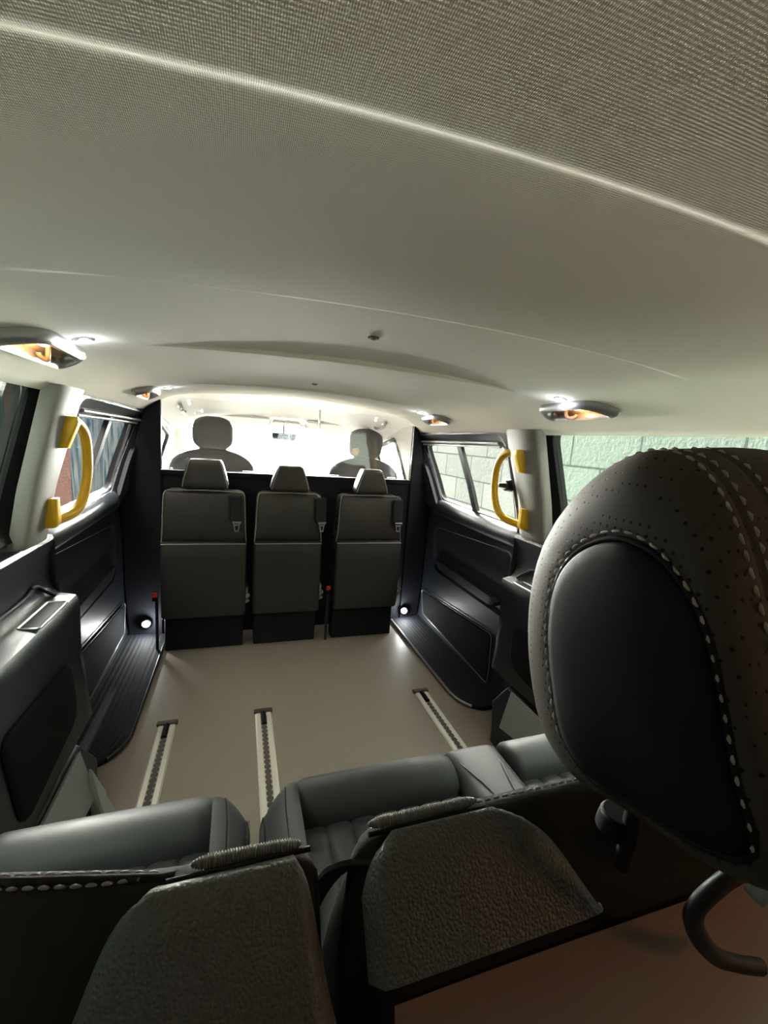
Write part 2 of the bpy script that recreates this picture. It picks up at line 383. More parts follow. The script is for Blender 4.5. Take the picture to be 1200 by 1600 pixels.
    mb = MB(); mb.tube([onwall(s, (ymid(z), z), -.022) for z in frange(.865, 1.222, 8)], .019, 8, flat=.35)
    secs = [[onwall(s, (ymid(z) + dy, z), ins) for dy, ins in ((-.023, -.034), (.023, -.034), (.023, -.014), (-.023, -.014))] for z in frange(.862, 1.225, 8)]
    mb = MB(); mb.loft(secs); mb.build('window_divider', M['rubber'], wn, 30)
    # window latch near the pillar
    mb = MB(); HL = s > 0; mb.disc_cyl(onwall(s, (1.665, 1.045), -.02), .030, .024, .035, (-s, 0, 0)); mb.disc_cyl(onwall(s, (1.665, 1.045), .012), .012, .010, .03, (-s, .3, 0))
    if s > 0: mb.build('window_latch', M['rubber'], wn, 40, bevel=.004)
    # bright weather strip
    mb = MB(); mb.tube([onwall(s, (y, .868 + .010 * (y - 1.655)), -.020) for y in frange(1.67, 2.37, 8)], .004, 6)
    mb.build('window_sill', M['chrome'], wn, 60)
    # rear quarter glass
    wq = bpy.data.objects.new('window_3' if s < 0 else 'window_4', None); COL.objects.link(wq); struct(wq); wq.location = (s * .86, .5, .9)
    mb = MB(); rows = [[(-.4, z), (1.42, z)] for z in frange(.88, 1.30, 5)]
    mb.loft([[onwall(s, p, -.032) for p in r] + [onwall(s, p, -.036) for p in reversed(r)] for r in rows]); mb.build('glass_pane', M['glass_rear'], wq, 30)
    mb = MB(); ring_mesh(mb, s, roundpoly([(-.62, .86), (1.41, .86), (1.44, 1.305), (-.62, 1.305)], .01), roundpoly(QG, .05), .0, -.028, .014, 2)
    mb.build('window_frame', M['black'], wq, 30)
    # beige C-pillar cover, wraps round to the door opening
    mb = MB(); secs = []
    for z in [.832, .836] + frange(.85, 1.29, 16):
        w = W(z); yr = lerp(1.375, 1.395, (z - .83) / .46); yf = lerp(1.575, 1.63, smooth(.9, 1.29, z)); ins = .030 if z > .834 else .024
        secs.append([(s * (w + .01), yr, z), (s * (w - ins + .012), yr + .002, z), (s * (w - ins), yr + .014, z), (s * (w - ins - .002), lerp(yr, yf, .5), z),
                     (s * (w - ins), yf - .055, z), (s * (w - ins + .006), yf - .032, z), (s * (w - ins + .020), yf - .012, z), (s * (w - .004), yf + .004 , z), (s * (w + .01), yf + .012, z)])
    mb.loft(secs); o = struct(mb.build('trim_2' if s < 0 else 'trim_3', M['pillar'], smooth=50))
    # rear quarter trim : dark moulding with arm ledge -----------------------
    qt = bpy.data.objects.new('trim_4' if s < 0 else 'trim_5', None); COL.objects.link(qt); struct(qt); qt.location = (s * .85, .5, 0)
    prof = [(.92, .835), (.868, .835), (.862, .822), (.872, .78), (.874, .735), (.868, .695), (.858, .668), (.842, .656), (.815, .652), (.797, .648), (.788, .636), (.784, .61), (.776, .50), (.755, .35), (.745, .27), (.80, .25), (.92, .25)]
    cut = [1.575, 1.572, 1.57, 1.56, 1.555, 1.55, 1.548, 1.545, 1.542, 1.54, 1.535, 1.53, 1.50, 1.475, 1.46, 1.46, 1.50]
    secs = []
    for k, y in enumerate([-.60, -.3, 0, .3, .6, .9, 1.15, 1.30, 1.40, 1.46, 1.49]):
        e = smooth(1.40, 1.49, y)
        secs.append([(s * (x + .0 * e), lerp(-.6, c, (y + .6) / 2.09), z) for (x, z), c in zip(prof, cut)])
    secs.append([(s * (x + (.012 if 4 < i < 14 else 0)), c + .012, z - (.006 if 6 < i < 10 else 0)) for i, ((x, z), c) in enumerate(zip(prof, cut))])
    mb = MB(); mb.loft(secs); mb.build('quarter_panel', M['trim'], qt, 38)
    # raised rim of the ledge tray, the chrome framed slot, raised plate
    mb = MB(); mb.tube(cat([(s * .860, .4, .700), (s * .862, 1.30, .700), (s * .862, 1.42, .715), (s * .856, 1.47, .69), (s * .84, 1.50, .662)], 6), .006, 8); mb.build('ledge_rim', M['trim'], qt, 60)
    fr = MB(); yy0, yy1 = 1.27, 1.46
    fr.tube([(s * x, y, .655) for x, y in [(p.x, p.y) for p in roundpoly([(.795, yy0), (.795, yy1), (.845, yy1), (.845, yy0)], .006, 4, 2)]], .004, 6, True)
    f1 = fr.build('slot_frame', M['chrome'], qt, 60)
    f2 = MB(); f2.box((s * .82, (yy0 + yy1) / 2, .652), (.040, .18, .008)); f2.build('slot', M['black'], qt, 0)
    mb = MB(); c = roundpoly([(1.00, .30), (1.36, .34), (1.40, .50), (1.00, .52)], [.05, .06, .05, .05])
    cc = sum(c, Vector((0, 0))) / len(c); X = lambda z: interp([(.25, .745), (.35, .755), (.5, .776), (.64, .785)], z)
    mb.loft([[(s * (X(p[1]) + .01), p[0], p[1]) for p in c]] + [[(s * (X(q[1]) - d), q[0], q[1]) for q in (p.lerp(cc, t) for p in c)] for t, d in ((0, .004), (.03, .009), (.08, .011), (.4, .012), (.8, .012))])
    mb.build('raised_plate', M['trim_soft'], qt, 40)
    # lower kick panel, grey upper face and dark front foot
    mb = MB()
    lp = [(.70, .0), (.705, .06), (.715, .16), (.745, .25), (.80, .26), (.80, 0)]
    lc = [1.36, 1.37, 1.40, 1.35, 1.36, 1.36]
    mb.loft([[(s * x, y if y < 1 else c, z) for (x, z), c in zip(lp, lc)] for y in (.95, 1.4)])
    mb.build('kick_foot', M['trim'], qt, 30, bevel=.008)
    mb = MB(); mb.loft([[(s * .702, y, .10 + (1.3 - y) * .2), (s * .738, y, .255), (s * .728, y, .262), (s * .692, y, .11 + (1.3 - y) * .2)] for y in frange(.7, 1.30, 6)])
    mb.build('kick_panel', M['trim_grey'], qt, 30)
    mb = MB(); mb.box((s * .76, 1.49, .02), (.02, .1, .03)); 
    # ribbed step filler between floor and sliding door
    sf = bpy.data.objects.new('trim_6' if s < 0 else 'trim_7', None); COL.objects.link(sf); struct(sf); sf.location = (s * .78, 2.0, 0)
    def edge_x(y):       # inner edge of the step filler; rounds off at the rear
        t = max(0, (1.72 - y) / .17); return .688 + .0 * y + .12 * (1 - math.sqrt(max(0, 1 - min(t, 1) ** 2)))
    mb = MB(); secs = []
    for y in [1.552, 1.556, 1.565, 1.58, 1.60, 1.63, 1.66, 1.70, 1.75, 1.9, 2.1, 2.3, 2.585]:
        e = edge_x(y); row = [(s * e, y, 0), (s * e, y, .012), (s * (e + .006), y, .018)]
        n = 9
        for j in range(n):
            x0 = e + .014 + (.90 - e - .014) * j / n; dx = (.90 - e - .014) / n; zz = .018 + .006 * j / n
            row += [(s * x0, y, zz), (s * (x0 + dx * .35), y, zz + .0022), (s * (x0 + dx * .65), y, zz + .0022)]
        row += [(s * .90, y, .03), (s * .90, y, 0)]
        secs.append(row)
    mb.loft(secs); mb.build('ribbed_step', M['step'], sf, 25)
    mb = MB(); mb.tube([(s * edge_x(y), y, .012) for y in [1.58, 1.60, 1.63, 1.66, 1.70, 1.75, 2.0, 2.58]], .007, 8); mb.build('step_edging', M['silver_paint'] if s > 0 else M['rubber'], sf, 60)
    # fuzzy grey carpet flap between kick foot and floor
    mb = MB(); secs = []
    for k in frange(0, 1, 10):
        y = lerp(1.405, 1.28, k); zt = lerp(.03, .215, k); xb = lerp(.690, .650, smooth(0, .5, k))
        secs.append([(s * .702, y, 0), (s * xb, y - .02 * k, 0), (s * (xb + .006), y, .008), (s * lerp(xb, .70, .5), y, zt * .42), (s * .696, y + .0, zt), (s * .703, y, zt)])
    mb.loft(secs)
    if s < 0: mb.build('carpet_flap', M['carpet_grey'], sf, 60)

# rear hatch behind the camera
mb = MB()
def yz(o_, i_, y):
    return [[(p.x, y, p.y) for p in o_], [(p.x, y, p.y) for p in i_], [(p.x, y - .04, p.y) for p in i_], [(p.x, y - .04, p.y) for p in o_]]
mb.loft([[(x, y, z) for x, z in ((-.94, -.04), (.94, -.04), (.92, .8), (.80, 1.32), (.60, 1.42), (-.60, 1.42), (-.80, 1.32), (-.92, .8))] for y in (-.60, -.64)])
struct(mb.build('wall_rear', M['black'], smooth=30))

# ------------------------------------------------------------ partition
PY = 2.60
mb = MB(); mb.box((0, PY + .012, .468), (1.64, .022, .976)); mb.box((0, PY + .004, .955), (1.64, .03, .025))
struct(mb.build('wall_front', M['board'], smooth=0, bevel=.003))
for s, nm in ((-1, 'trim_8'), (1, 'trim_9')):
    mb = MB()
    x0 = .713 if s < 0 else .752
    mb.loft([[(s * x0, PY - .02, z), (s * (W(z) + .0), PY + .005, z), (s * (W(z) + .03), PY + .06, z), (s * x0, PY + .03, z)] for z in [0, .3, .6, .8, .9, 1.0, 1.1, 1.2, 1.29, 1.34]])
    struct(mb.build(nm, M['board'], smooth=30, bevel=.004))
sc_ = thing('acrylic_screen', 'clear acrylic safety screen standing on top of the black partition', 'screen', loc=(0, PY, .98))
for a, b in ((-.712, .137), (.143, .751)):
    mb = MB(); mb.box(((a + b) / 2, PY, 1.17), (b - a, .006, .385)); mb.build('screen_pane', M['acrylic'], sc_, 0)
    mb = MB()
    mb.box((b, PY, 1.17), (.004, .007, .385)); mb.build('pane_edge', M['edge'], sc_, 0)
    mb = MB(); mb.box((a, PY, 1.17), (.004, .007, .385)); mb.build('pane_edge', M['edge'], sc_, 0)

# ------------------------------------------------------------ tip-up seats
def jump_seat(xc, w, label, tongue_x, hb, ht, hz):
    t = thing('tip_up_bench', label, 'seat', 'row of three folding seats against the partition', (xc, 2.42, 0))
    x0, x1 = xc - w / 2, xc + w / 2
    def slab(y0, y1, z0, z1, inset_top=0, r=.02, belly=0):
        mb = MB(); secs = []
        for z in [z0, z0 + r * .3, z0 + r] + frange(z0 + r, z1 - r, 6)[1:] + [z1 - r * .3, z1]:
            d = 0
            if z < z0 + r: d = r - math.sqrt(max(0, r * r - (z0 + r - z) ** 2))
            if z > z1 - r: d = r - math.sqrt(max(0, r * r - (z - z1 + r) ** 2))
            tt = (z - z0) / (z1 - z0); ii = inset_top * tt; bl = belly * math.sin(PI * tt)
            cs = roundpoly([(x0 + d + ii, y0 + d - bl), (x1 - d - ii, y0 + d - bl), (x1 - d - ii, y1), (x0 + d + ii, y1)], [.02, .02, .005, .005], 5, 3)
            secs.append([(p.x, p.y, z) for p in cs])
        return mb.loft(secs)
    slab(2.345, 2.46, .20, .617, 0, .014, .004).build('seat_cushion', M['vinyl_lower'], t, 40)
    slab(2.375, 2.47, .605, .885, .012, .03, .012).build('backrest', M['vinyl'], t, 40)
    # pale seam piping
    mb = MB()
    for sx in (-1, 1):
        xx = xc + sx * (w / 2 - .006)
        mb.tube(cat([(xx + sx * .004, 2.372, .612), (xx - sx * .002, 2.367, .68), (xx - sx * .006, 2.367, .80), (xx - sx * .010, 2.372, .862), (xx - sx * .02, 2.38, .882)], 4), .0028, 6)
    mb.tube([(x0 + .004, 2.345, .608), (xc, 2.340, .610), (x1 - .004, 2.345, .608)], .0028, 6)
    mb.tube([(x0 + .03, 2.38, .884), (xc, 2.372, .889), (x1 - .03, 2.38, .884)], .0022, 6)
    mb.build('seam_piping', M['piping'], t, 60)
    # headrest : trapezoid cushion
    mb = MB(); secs = []
    for k in frange(0, 1, 12):
        z = lerp(.893, hz, k); hw = lerp(hb / 2, ht / 2, k ** 1.25)
        e = min(1, math.sqrt(max(.02, 1 - (abs(k - .5) * 2) ** 6)))
        hw *= .9 + .1 * e
        if k < .15: hw *= .94 + .06 * k / .15
        cs = roundpoly([(xc - hw, 2.385 - .02 * e), (xc + hw, 2.385 - .02 * e), (xc + hw, 2.47), (xc - hw, 2.47)], [.02, .02, .02, .02], 5, 3)
        secs.append([(p.x, p.y, z) for p in cs])
    mb.loft(secs); h = mb.build('headrest', M['vinyl'], t, 50)
    for sx in (-1, 1):
        mb = MB(); mb.tube(cat([(xc + sx * (lerp(hb / 2, ht / 2, k ** 1.25) - .008), 2.366, lerp(.893, hz, k)) for k in (.08, .3, .5, .7, .9, .97)], 3), .0026, 6)
        mb.build('headrest_piping', M['piping'], t, 60)
    # two small screw caps on the folded cushion, base plate, side hinge bracket
    for sx in (-1, 1):
        mb = MB(); mb.disc_cyl((xc + sx * (w / 2 - .045), 2.346, .55), .011, .009, .004, (0, -1, 0), 16); mb.build('screw_cap', M['vinyl'], t, 50)
    mb = MB(); mb.box((xc, 2.45, .105), (w - .02, .10, .21)); mb.build('base', M['board'], t, 0, bevel=.006)
    mb = MB(); mb.box((x1 + .006, 2.40, .31), (.012, .06, .09)); mb.disc_cyl((x1 + .010, 2.36, .315), .012, .012, .01, (0, -1, 0), 12); mb.disc_cyl((x1 + .010, 2.36, .285), .009, .009, .01, (0, -1, 0), 12)
    mb.build('hinge_bracket', M['silver_paint'], t, 40)
    # belt : dark housing over the corner with webbing and tongue
    mb = MB(); mb.box((tongue_x, 2.352, .80), (.062, .03, .14), ry=-.03); mb.build('belt_housing', M['webbing'], t, 0, bevel=.008)
    mb = MB(); tx = tongue_x + .008
    mb.box((tx, 2.342, .727), (.045, .012, .012)); mb.box((tx - .012, 2.342, .700), (.006, .006, .045), ry=-.15); mb.box((tx + .010, 2.342, .700), (.006, .006, .045), ry=.15)
    mb.box((tx, 2.342, .680), (.022, .006, .008)); mb.box((tx, 2.342, .712), (.022, .006, .006))
    mb.build('belt_tongue', M['chrome'], t, 0, bevel=.0015)
    return t
jump_seat(-.475, .420, 'leftmost of the three dark folding seats, under the larger cab headrest', -.325, .235, .16, 1.045)
jump_seat(-.042, .372, 'middle one of the three dark folding seats, folded up against the black partition', .128, .220, .135, 1.035)
jump_seat(.428, .400, 'rightmost of the three dark folding seats, yellow reflection above its headrest', .588, .205, .115, 1.035)
for x, lab in ((-.712, 'red seat belt buckle low beside the left folding seat, at the dark wall'), (.196, 'red seat belt buckle between the middle and right folding seats')):
    t = thing('belt_buckle', lab, 'seat belt buckle', 'red belt buckles of the folding seats', (x, 2.36, .30))
    mb = MB(); mb.box((x, 2.37, .325), (.026, .02, .05), ry=.08); mb.build('buckle_body', M['black'], t, 0, bevel=.004)
    mb = MB(); mb.box((x, 2.358, .336), (.026, .008, .026), ry=.08); mb.build('release_button', M['red'], t, 0, bevel=.003)
    mb = MB(); mb.box((x + .003, 2.39, .16), (.014, .008, .32)); mb.build('buckle_stalk', M['webbing'], t, 0)

# ------------------------------------------------------------ cab
def cab_seat(xc, label):
    t = thing('cab_armchair', label, 'seat', 'front cab seats', (xc, 3.2, 0))
    mb = MB(); secs = []
    for k in frange(0, .75, 8) + frange(.77, 1, 16):
        z = lerp(.45, 1.065, k); hw = lerp(.25, .285, smooth(0, .6, k)) * (math.sqrt(max(.0, 1 - max(0, (k - .76) / .24) ** 2.2 * .86)))
        cs = roundpoly([(xc - hw, 3.12 + .09 * k), (xc + hw, 3.12 + .09 * k), (xc + hw * .95, 3.27 + .05 * k), (xc - hw * .95, 3.27 + .05 * k)], [.05, .05, .03, .03], 5, 3)
        secs.append([(p.x, p.y, z) for p in cs])
    mb.loft(secs); mb.build('backrest', M['cabcloth'], t, 60)
    mb = MB(); mb.box((xc, 3.40, .42), (.5, .34, .14)); mb.build('seat', M['cabcloth'], t, 0, bevel=.05, seg=4)
    mb = MB(); mb.box((xc, 3.38, .17), (.4, .32, .34)); mb.build('seat_base', M['black'], t, 0, bevel=.02)
    mb = MB(); secs = []
    for k in frange(0, 1, 36):
        z = lerp(1.058, 1.292, k); hw = .133 * max(.04, 1 - abs(2 * k - 1) ** 3.4) ** (1 / 2.6)
        if k < .5: hw = max(hw, .085)
        dp = .05 * math.sqrt(max(.1, 1 - (2 * k - 1) ** 4))
        cs = roundpoly([(xc - hw, 3.24 - dp), (xc + hw, 3.24 - dp), (xc + hw, 3.24 + dp), (xc - hw, 3.24 + dp)], min(.035, dp * .9), 5, 3)
        secs.append([(p.x, p.y, z) for p in cs])
    mb.loft(secs); mb.build('headrest', M['cabcloth'], t, 60)
    for sx in (-1, 1):
        mb = MB(); mb.tube([(xc + sx * .085, 3.24, 1.03), (xc + sx * .085, 3.24, 1.10)], .008, 10); mb.build('headrest_post', M['chrome'], t, 60)
    return t
cab_seat(-.487, 'front cab seat at the left with the large rounded headrest, seen through the acrylic screen')
cab_seat(.615, 'front cab seat at the right, partly hidden by the right folding seat')
# dashboard
mb = MB(); secs = []
for x in frange(-.82, .82, 12):
    secs.append([(x, 3.62, .30), (x, 3.60, .62), (x, 3.66, .74), (x, 3.74, .80 - .02 * abs(x)), (x, 3.95, .80), (x, 4.15, .76), (x, 4.15, .3)])
mb.loft(secs); o = mb.build('dashboard', M['dash'], smooth=50); tag(o, 'dark dashboard under the windscreen at the front of the cab', 'dashboard')
# cab side walls with door windows
for s, side, wn in ((-1, 'cab_left', 'window_5'), (1, 'cab_right', 'window_6')):
    def cabwall(p, ins=0): return (s * (interp([(0, .92), (.85, .91), (1.30, .76), (1.5, .70)], p[1]) - ins), p[0], p[1])
    op = roundpoly([(2.98, .86), (3.72, .86), (3.62, 1.16), (3.02, 1.245)], [.03, .06, .05, .05])
    ou = roundpoly([(2.58, -.04), (4.25, -.04), (4.25, .98), (3.60, 1.36), (2.58, 1.39)][:5], [.01] * 5, 6, 8)
    ou = roundpoly([(2.64, -.04), (4.25, -.04), (3.72, 1.31), (2.64, 1.37)], [.01] * 4)
    mb = MB(); rows = []
    for t_ in frange(0, 1, 5): rows.append([cabwall(a.lerp(b, t_)) for a, b in zip(ou, op)])
    for t_ in frange(1, 0, 5): rows.append([cabwall(a.lerp(b, t_), -.03) for a, b in zip(ou, op)])
    mb.loft(rows, True, False, True); struct(mb.build('wall_' + side, M['cabtrim'], smooth=40))
    w_ = bpy.data.objects.new(wn, None); COL.objects.link(w_); struct(w_); w_.location = (s * .85, 3.3, .86)
    mb = MB(); inn = roundpoly([(3.03, .89), (3.62, .89), (3.56, 1.14), (3.06, 1.215)], [.03, .05, .04, .04])
    mb.loft([[cabwall(p, .006) for p in op], [cabwall(p, .006) for p in inn], [cabwall(p, -.02) for p in inn], [cabwall(p, -.02) for p in op]], True, False, True)
    mb.build('window_frame', M['black'], w_, 30)
    mb = MB(); mb.loft([[cabwall(p, -.014) for p in ((2.99, z), (3.70, z))] + [cabwall(p, -.018) for p in ((3.70, z), (2.99, z))] for z in (.87, 1.0, 1.12, 1.24)]); mb.build('glass_pane', M['glass'], w_, 0)
# windscreen, surround and A-pillars
ws = bpy.data.objects.new('window_7', None); COL.objects.link(ws); struct(ws); ws.location = (0, 3.9, .8)
mb = MB()
f_ = [[(x * lerp(.80, .70, t_), lerp(4.20, 3.56, t_) - .10 * x * x * 1, lerp(.80, 1.275, t_)) for x in frange(-1, 1, 12)] for t_ in frange(0, 1, 6)]
mb.loft([r + [(x, y + .006, z) for x, y, z in reversed(r)] for r in f_]); mb.build('glass_pane', M['windscreen'], ws, 60)
for s in (-1, 1):
    mb = MB(); mb.tube([(s * lerp(.86, .715, t_), lerp(4.16, 3.46, t_), lerp(.78, 1.29, t_)) for t_ in frange(0, 1, 6)], .035, 10); mb.build('window_frame', M['cabtrim'], ws, 60)
mb = MB(); mb.tube([(x, 3.53 - .10 * x * x, 1.300 - .06 * x * x) for x in frange(-.70, .70, 14)], .022, 10); mb.build('header_rail', M['cabtrim'], ws, 60)
# sun visors
for xc, w_, lab in ((-.27, .34, 'pale sun visor folded up above the windscreen, left of the mirror'), (.36, .36, 'pale sun visor folded up above the windscreen, right of the mirror')):
    t = thing('sun_visor', lab, 'sun visor', 'cab sun visors', (xc, 3.40, 1.31))
    mb = MB(); cs = roundpoly([(xc - w_ / 2, -.075), (xc + w_ / 2, -.075), (xc + w_ / 2, .07), (xc - w_ / 2, .07)], .02, 5, 3)
    mb.loft([[(p.x, 3.42 + p.y * .8, 1.296 - .012 * abs(xc) - p.y * .30 + d) for p in cs] for d in (-.008, .008)]); mb.build('visor_panel', M['cabtrim'], t, 40)
    mb = MB(); xe = xc + (w_ / 2 if xc < 0 else -w_ / 2)
    mb.tube(cat([(xe - (.12 if xc < 0 else -.12), 3.36, 1.320), (xe, 3.37, 1.318), (xe + (.004 if xc < 0 else -.004), 3.44, 1.285), (xe, 3.48, 1.26)], 4), .005, 8); mb.build('visor_edge', M['silver_paint'], t, 60)
# rear view mirror
t = thing('rear_view_mirror', 'rear view mirror hanging at the centre of the windscreen', 'mirror', loc=(.0, 3.5, 1.2))
cs = roundpoly([(-.085, -.027), (.085, -.027), (.095, .027), (-.095, .027)], .018, 6, 4)
mb = MB(); mb.loft([[(.015 + p.x, 3.44, 1.188 + p.y) for p in cs], [(.015 + p.x * 1.02, 3.45, 1.188 + p.y * 1.04) for p in cs], [(.015 + p.x * .6, 3.475, 1.188 + p.y * .6) for p in cs]]); mb.build('mirror_housing', M['black'], t, 40)
mb = MB(); mb.loft([[(.015 + p.x * .95, 3.4385, 1.188 + p.y * .88) for p in cs], [(.015 + p.x * .95, 3.4375, 1.188 + p.y * .88) for p in cs]]); mb.build('mirror_glass', M['mirror'], t, 20)
mb = MB(); mb.tube([(.015, 3.47, 1.19), (.015, 3.50, 1.235), (.015, 3.51, 1.27)], .008, 8); mb.build('mirror_stem', M['black'], t, 60)
mb = MB(); mb.disc_cyl((.015, 3.44, 1.150), .006, .006, .012, (0, 0, 1), 10); mb.build('mirror_lever', M['black'], t, 40)
# overhead lamp console
t = thing('overhead_console', 'roof console with a row of small warm lamps above the mirror', 'console', loc=(.0, 3.38, 1.3))
mb = MB(); mb.box((.02, 3.375, 1.292), (.20, .10, .03), rx=-.2); mb.build('console_housing', M['cabtrim'], t, 0, bevel=.012, seg=3)
for k in range(5):
    mb = MB(); mb.disc_cyl((-.05 + .033 * k, 3.335, 1.285), .009, .009, .006, (0, -1, 0), 12); mb.build('console_lamp', M['warmled'], t, 40)
# cab grab handles over the doors
for s, lab in ((-1, 'pale grab handle over the left cab door, above the left cab seat'), (1, 'pale grab handle over the right cab door, above the right cab seat')):
    t = thing('cab_grab_bar', lab, 'grab handle', 'cab grab handles', (s * .66, 3.0, 1.33))
    mb = MB(); mb.tube(cat([(s * .655, 2.90, 1.345), (s * .650, 2.91, 1.315), (s * .652, 2.97, 1.300), (s * .655, 3.08, 1.296), (s * .655, 3.14, 1.305), (s * .660, 3.15, 1.335)], 5), .011, 10); mb.build('handle_bar', M['silver_paint'], t, 60)

# ------------------------------------------------------------ yellow grab handles
for s in (-1, 1):
    t = thing('yellow_grab_bar', 'yellow D-shaped grab handle on the %s pale pillar beside the sliding window' % ('left' if s < 0 else 'right'), 'grab handle', 'yellow grab handles on the pillars', (s * .845, 1.51, 1.05))
    P_ = cat([(s * .830, 1.50, 1.192), (s * .818, 1.545, 1.198), (s * .800, 1.605, 1.194), (s * .792, 1.652, 1.166), (s * .790, 1.675, 1.11), (s * .792, 1.675, 1.02), (s * .800, 1.652, .945), (s * .812, 1.61, .906), (s * .838, 1.55, .892), (s * .858, 1.505, .892)], 6)
    mb = MB(); mb.tube(P_, .0165, 14, flat=.9); mb.build('handle_bar', M['yellow'], t, 60)
    for (z0, z1) in ((1.208, 1.115), (.876, .965)):
        mb = MB(); secs = []
        for k in frange(0, 1, 6):
            z = lerp(z0, z1, k); xw = W(z) - .032; d = .034 * (1 - .45 * k); wd = .021 * (1 - .15 * k)
            if k == 0: d *= .7; wd *= .7
            cs = roundpoly([(xw + .005, 1.50 - wd), (xw - d, 1.50 - wd), (xw - d, 1.50 + wd), (xw + .005, 1.50 + wd)], [.002, .012, .012, .002], 5, 2)
            secs.append([(s * p.x, p.y, z) for p in cs])
        mb.loft(secs); mb.build('mounting_foot', M['yellow'], t, 50)

# ------------------------------------------------------------ ceiling fittings
def ceil_frame(x, y):
    e = .002; p = Vector((x, y, ZC(x, y))); dx = Vector((e, 0, ZC(x + e, y) - ZC(x - e, y))) ; dx = Vector((2 * e, 0, ZC(x + e, y) - ZC(x - e, y))).normalized()
    n = dx.cross(Vector((0, 1, 0))).normalized()
    if n.z > 0: n = -n
    return p, dx, n
def light(kind, name, loc, energy, col, size=.01, rot=None, spot=None):
    ld = bpy.data.lights.new(name, kind); ld.energy = energy; ld.color = col
    if kind == 'AREA': ld.size = size
    elif kind in ('POINT', 'SPOT'): ld.shadow_soft_size = size
    if spot: ld.spot_size = spot; ld.spot_blend = .6
    o = bpy.data.objects.new(name, ld); COL.objects.link(o); o.location = loc
    if rot: o.rotation_euler = rot
    return o
LED = [(-.63, 1.125, 'rear left'), (.63, 1.125, 'rear right'), (-.617, 2.20, 'front left'), (.617, 2.20, 'front right')]
for x, y, where in LED:
    p, dx, n = ceil_frame(x, y)
    lab = {'rear left': 'bright round ceiling spotlight beside the large handle at the left', 'rear right': 'bright round ceiling spotlight above the right handle, by the big headrest',
           'front left': 'small bright ceiling spotlight near the partition, left side', 'front right': 'small bright ceiling spotlight near the partition, right side'}[where]
    t = thing('ceiling_spotlight', lab, 'spotlight', 'round ceiling spotlights', p)
    mb = MB(); ringp = lambda r, h: [p + n * h + (dx * math.cos(a) + Vector((0, 1, 0)) * math.sin(a)) * r for a in [2 * PI * k / 24 for k in range(24)]]
    mb.loft([ringp(.022, -.002), ringp(.0215, .003), ringp(.016, .005), ringp(.0145, .001)], True, False); mb.build('bezel', M['chrome'], t, 50)
    mb = MB(); mb.loft([ringp(.0145, .0), ringp(.012, .004)]); mb.build('lens', M['led'], t, 50)
    light('POINT', 'spot_glow', p + n * .022, .09, (.82, .9, 1), .008)
# fold-down ceiling handles with a coat hook and warm lamp in the recess
HD = [(-1, 1.09, .175, 'large fold-down ceiling handle with warm lit hook at the far left, above the quarter window'), (1, 1.12, .165, 'large fold-down ceiling handle with warm lit hook beside the big headrest'),
      (-1, 2.13, .150, 'small fold-down ceiling handle with warm lit hook near the partition, left side'), (1, 2.15, .150, 'small fold-down ceiling handle with warm lit hook near the partition, right side')]
for s, yc, hl, lab in HD:
    xc = s * .695; p, dx, n = ceil_frame(xc, yc); Yv = Vector((0, 1, 0)); inw = dx * (-s)       # inward across the ceiling
    def Q(u, v, h): return p + Yv * u + inw * v + n * h
    t = thing('folding_grab_bar', lab, 'grab handle', 'fold-down ceiling handles', p)
    oc = roundpoly([(-hl, -.036), (hl, -.036), (hl * .92, .040), (-hl * .55, .048)], [.035, .035, .04, .06], 8, 6)
    ic = roundpoly([(-hl * .70, -.022), (hl * .72, -.022), (hl * .66, .014), (-hl * .40, .018)], [.012, .02, .015, .03], 8, 6)
    mb = MB(); R_ = lambda c, k, h, q=None: [Q(a.x, a.y, h) for a in (c if q is None else [u.lerp(v, k) for u, v in zip(c, q)])]
    mb.loft([R_(oc, 0, -.004), R_(oc, .0, .008, ic), R_(oc, .15, .020, ic), R_(oc, .5, .026, ic), R_(oc, .85, .020, ic), R_(ic, 0, .008), R_(ic, 0, -.002)], True, False)
    mb.build('handle_bar', M['silver_paint'], t, 60)
    mb = MB(); mb.loft([[Q(a.x, a.y, .003) for a in ic], [Q(a.x, a.y, .0015) for a in ic]]); mb.build('recess', M['glow_tone'], t, 40)
    mb = MB(); mb.tube(cat([Q(.04 if s > 0 else .02, .004, .004), Q(.04 if s > 0 else .02, -.004, .020), Q(.03, -.014, .026), Q(.015, -.018, .018), Q(.012, -.016, .012)], 4), .005, 8); mb.build('coat_hook', M['glow_tone'], t, 60)
    mb = MB(); mb.box(Q(-.02, .008, .008), (.014, .028, .008)); mb.build('reading_lamp', M['bulb'], t, 0, bevel=.002)
    light('POINT', 'recess_glow', Q(-.02, .0, .018), .05, (1, .55, .25), .005)
for x, y, lab in ((-.041, .924, 'nearer of the two small dark clips on the middle of the ceiling'), (-.02, 1.822, 'farther of the two small dark clips on the ceiling, near the partition')):
    p, dx, n = ceil_frame(x, y); mb = MB()
    mb.disc_cyl(p - n * .002, .013, .012, .005, n, 16); mb.disc_cyl(p + n * .003, .010, .003, .003, n, 16)
    o = mb.build('ceiling_clip', M['button'], smooth=40); tag(o, lab, 'clip', 'ceiling clips')
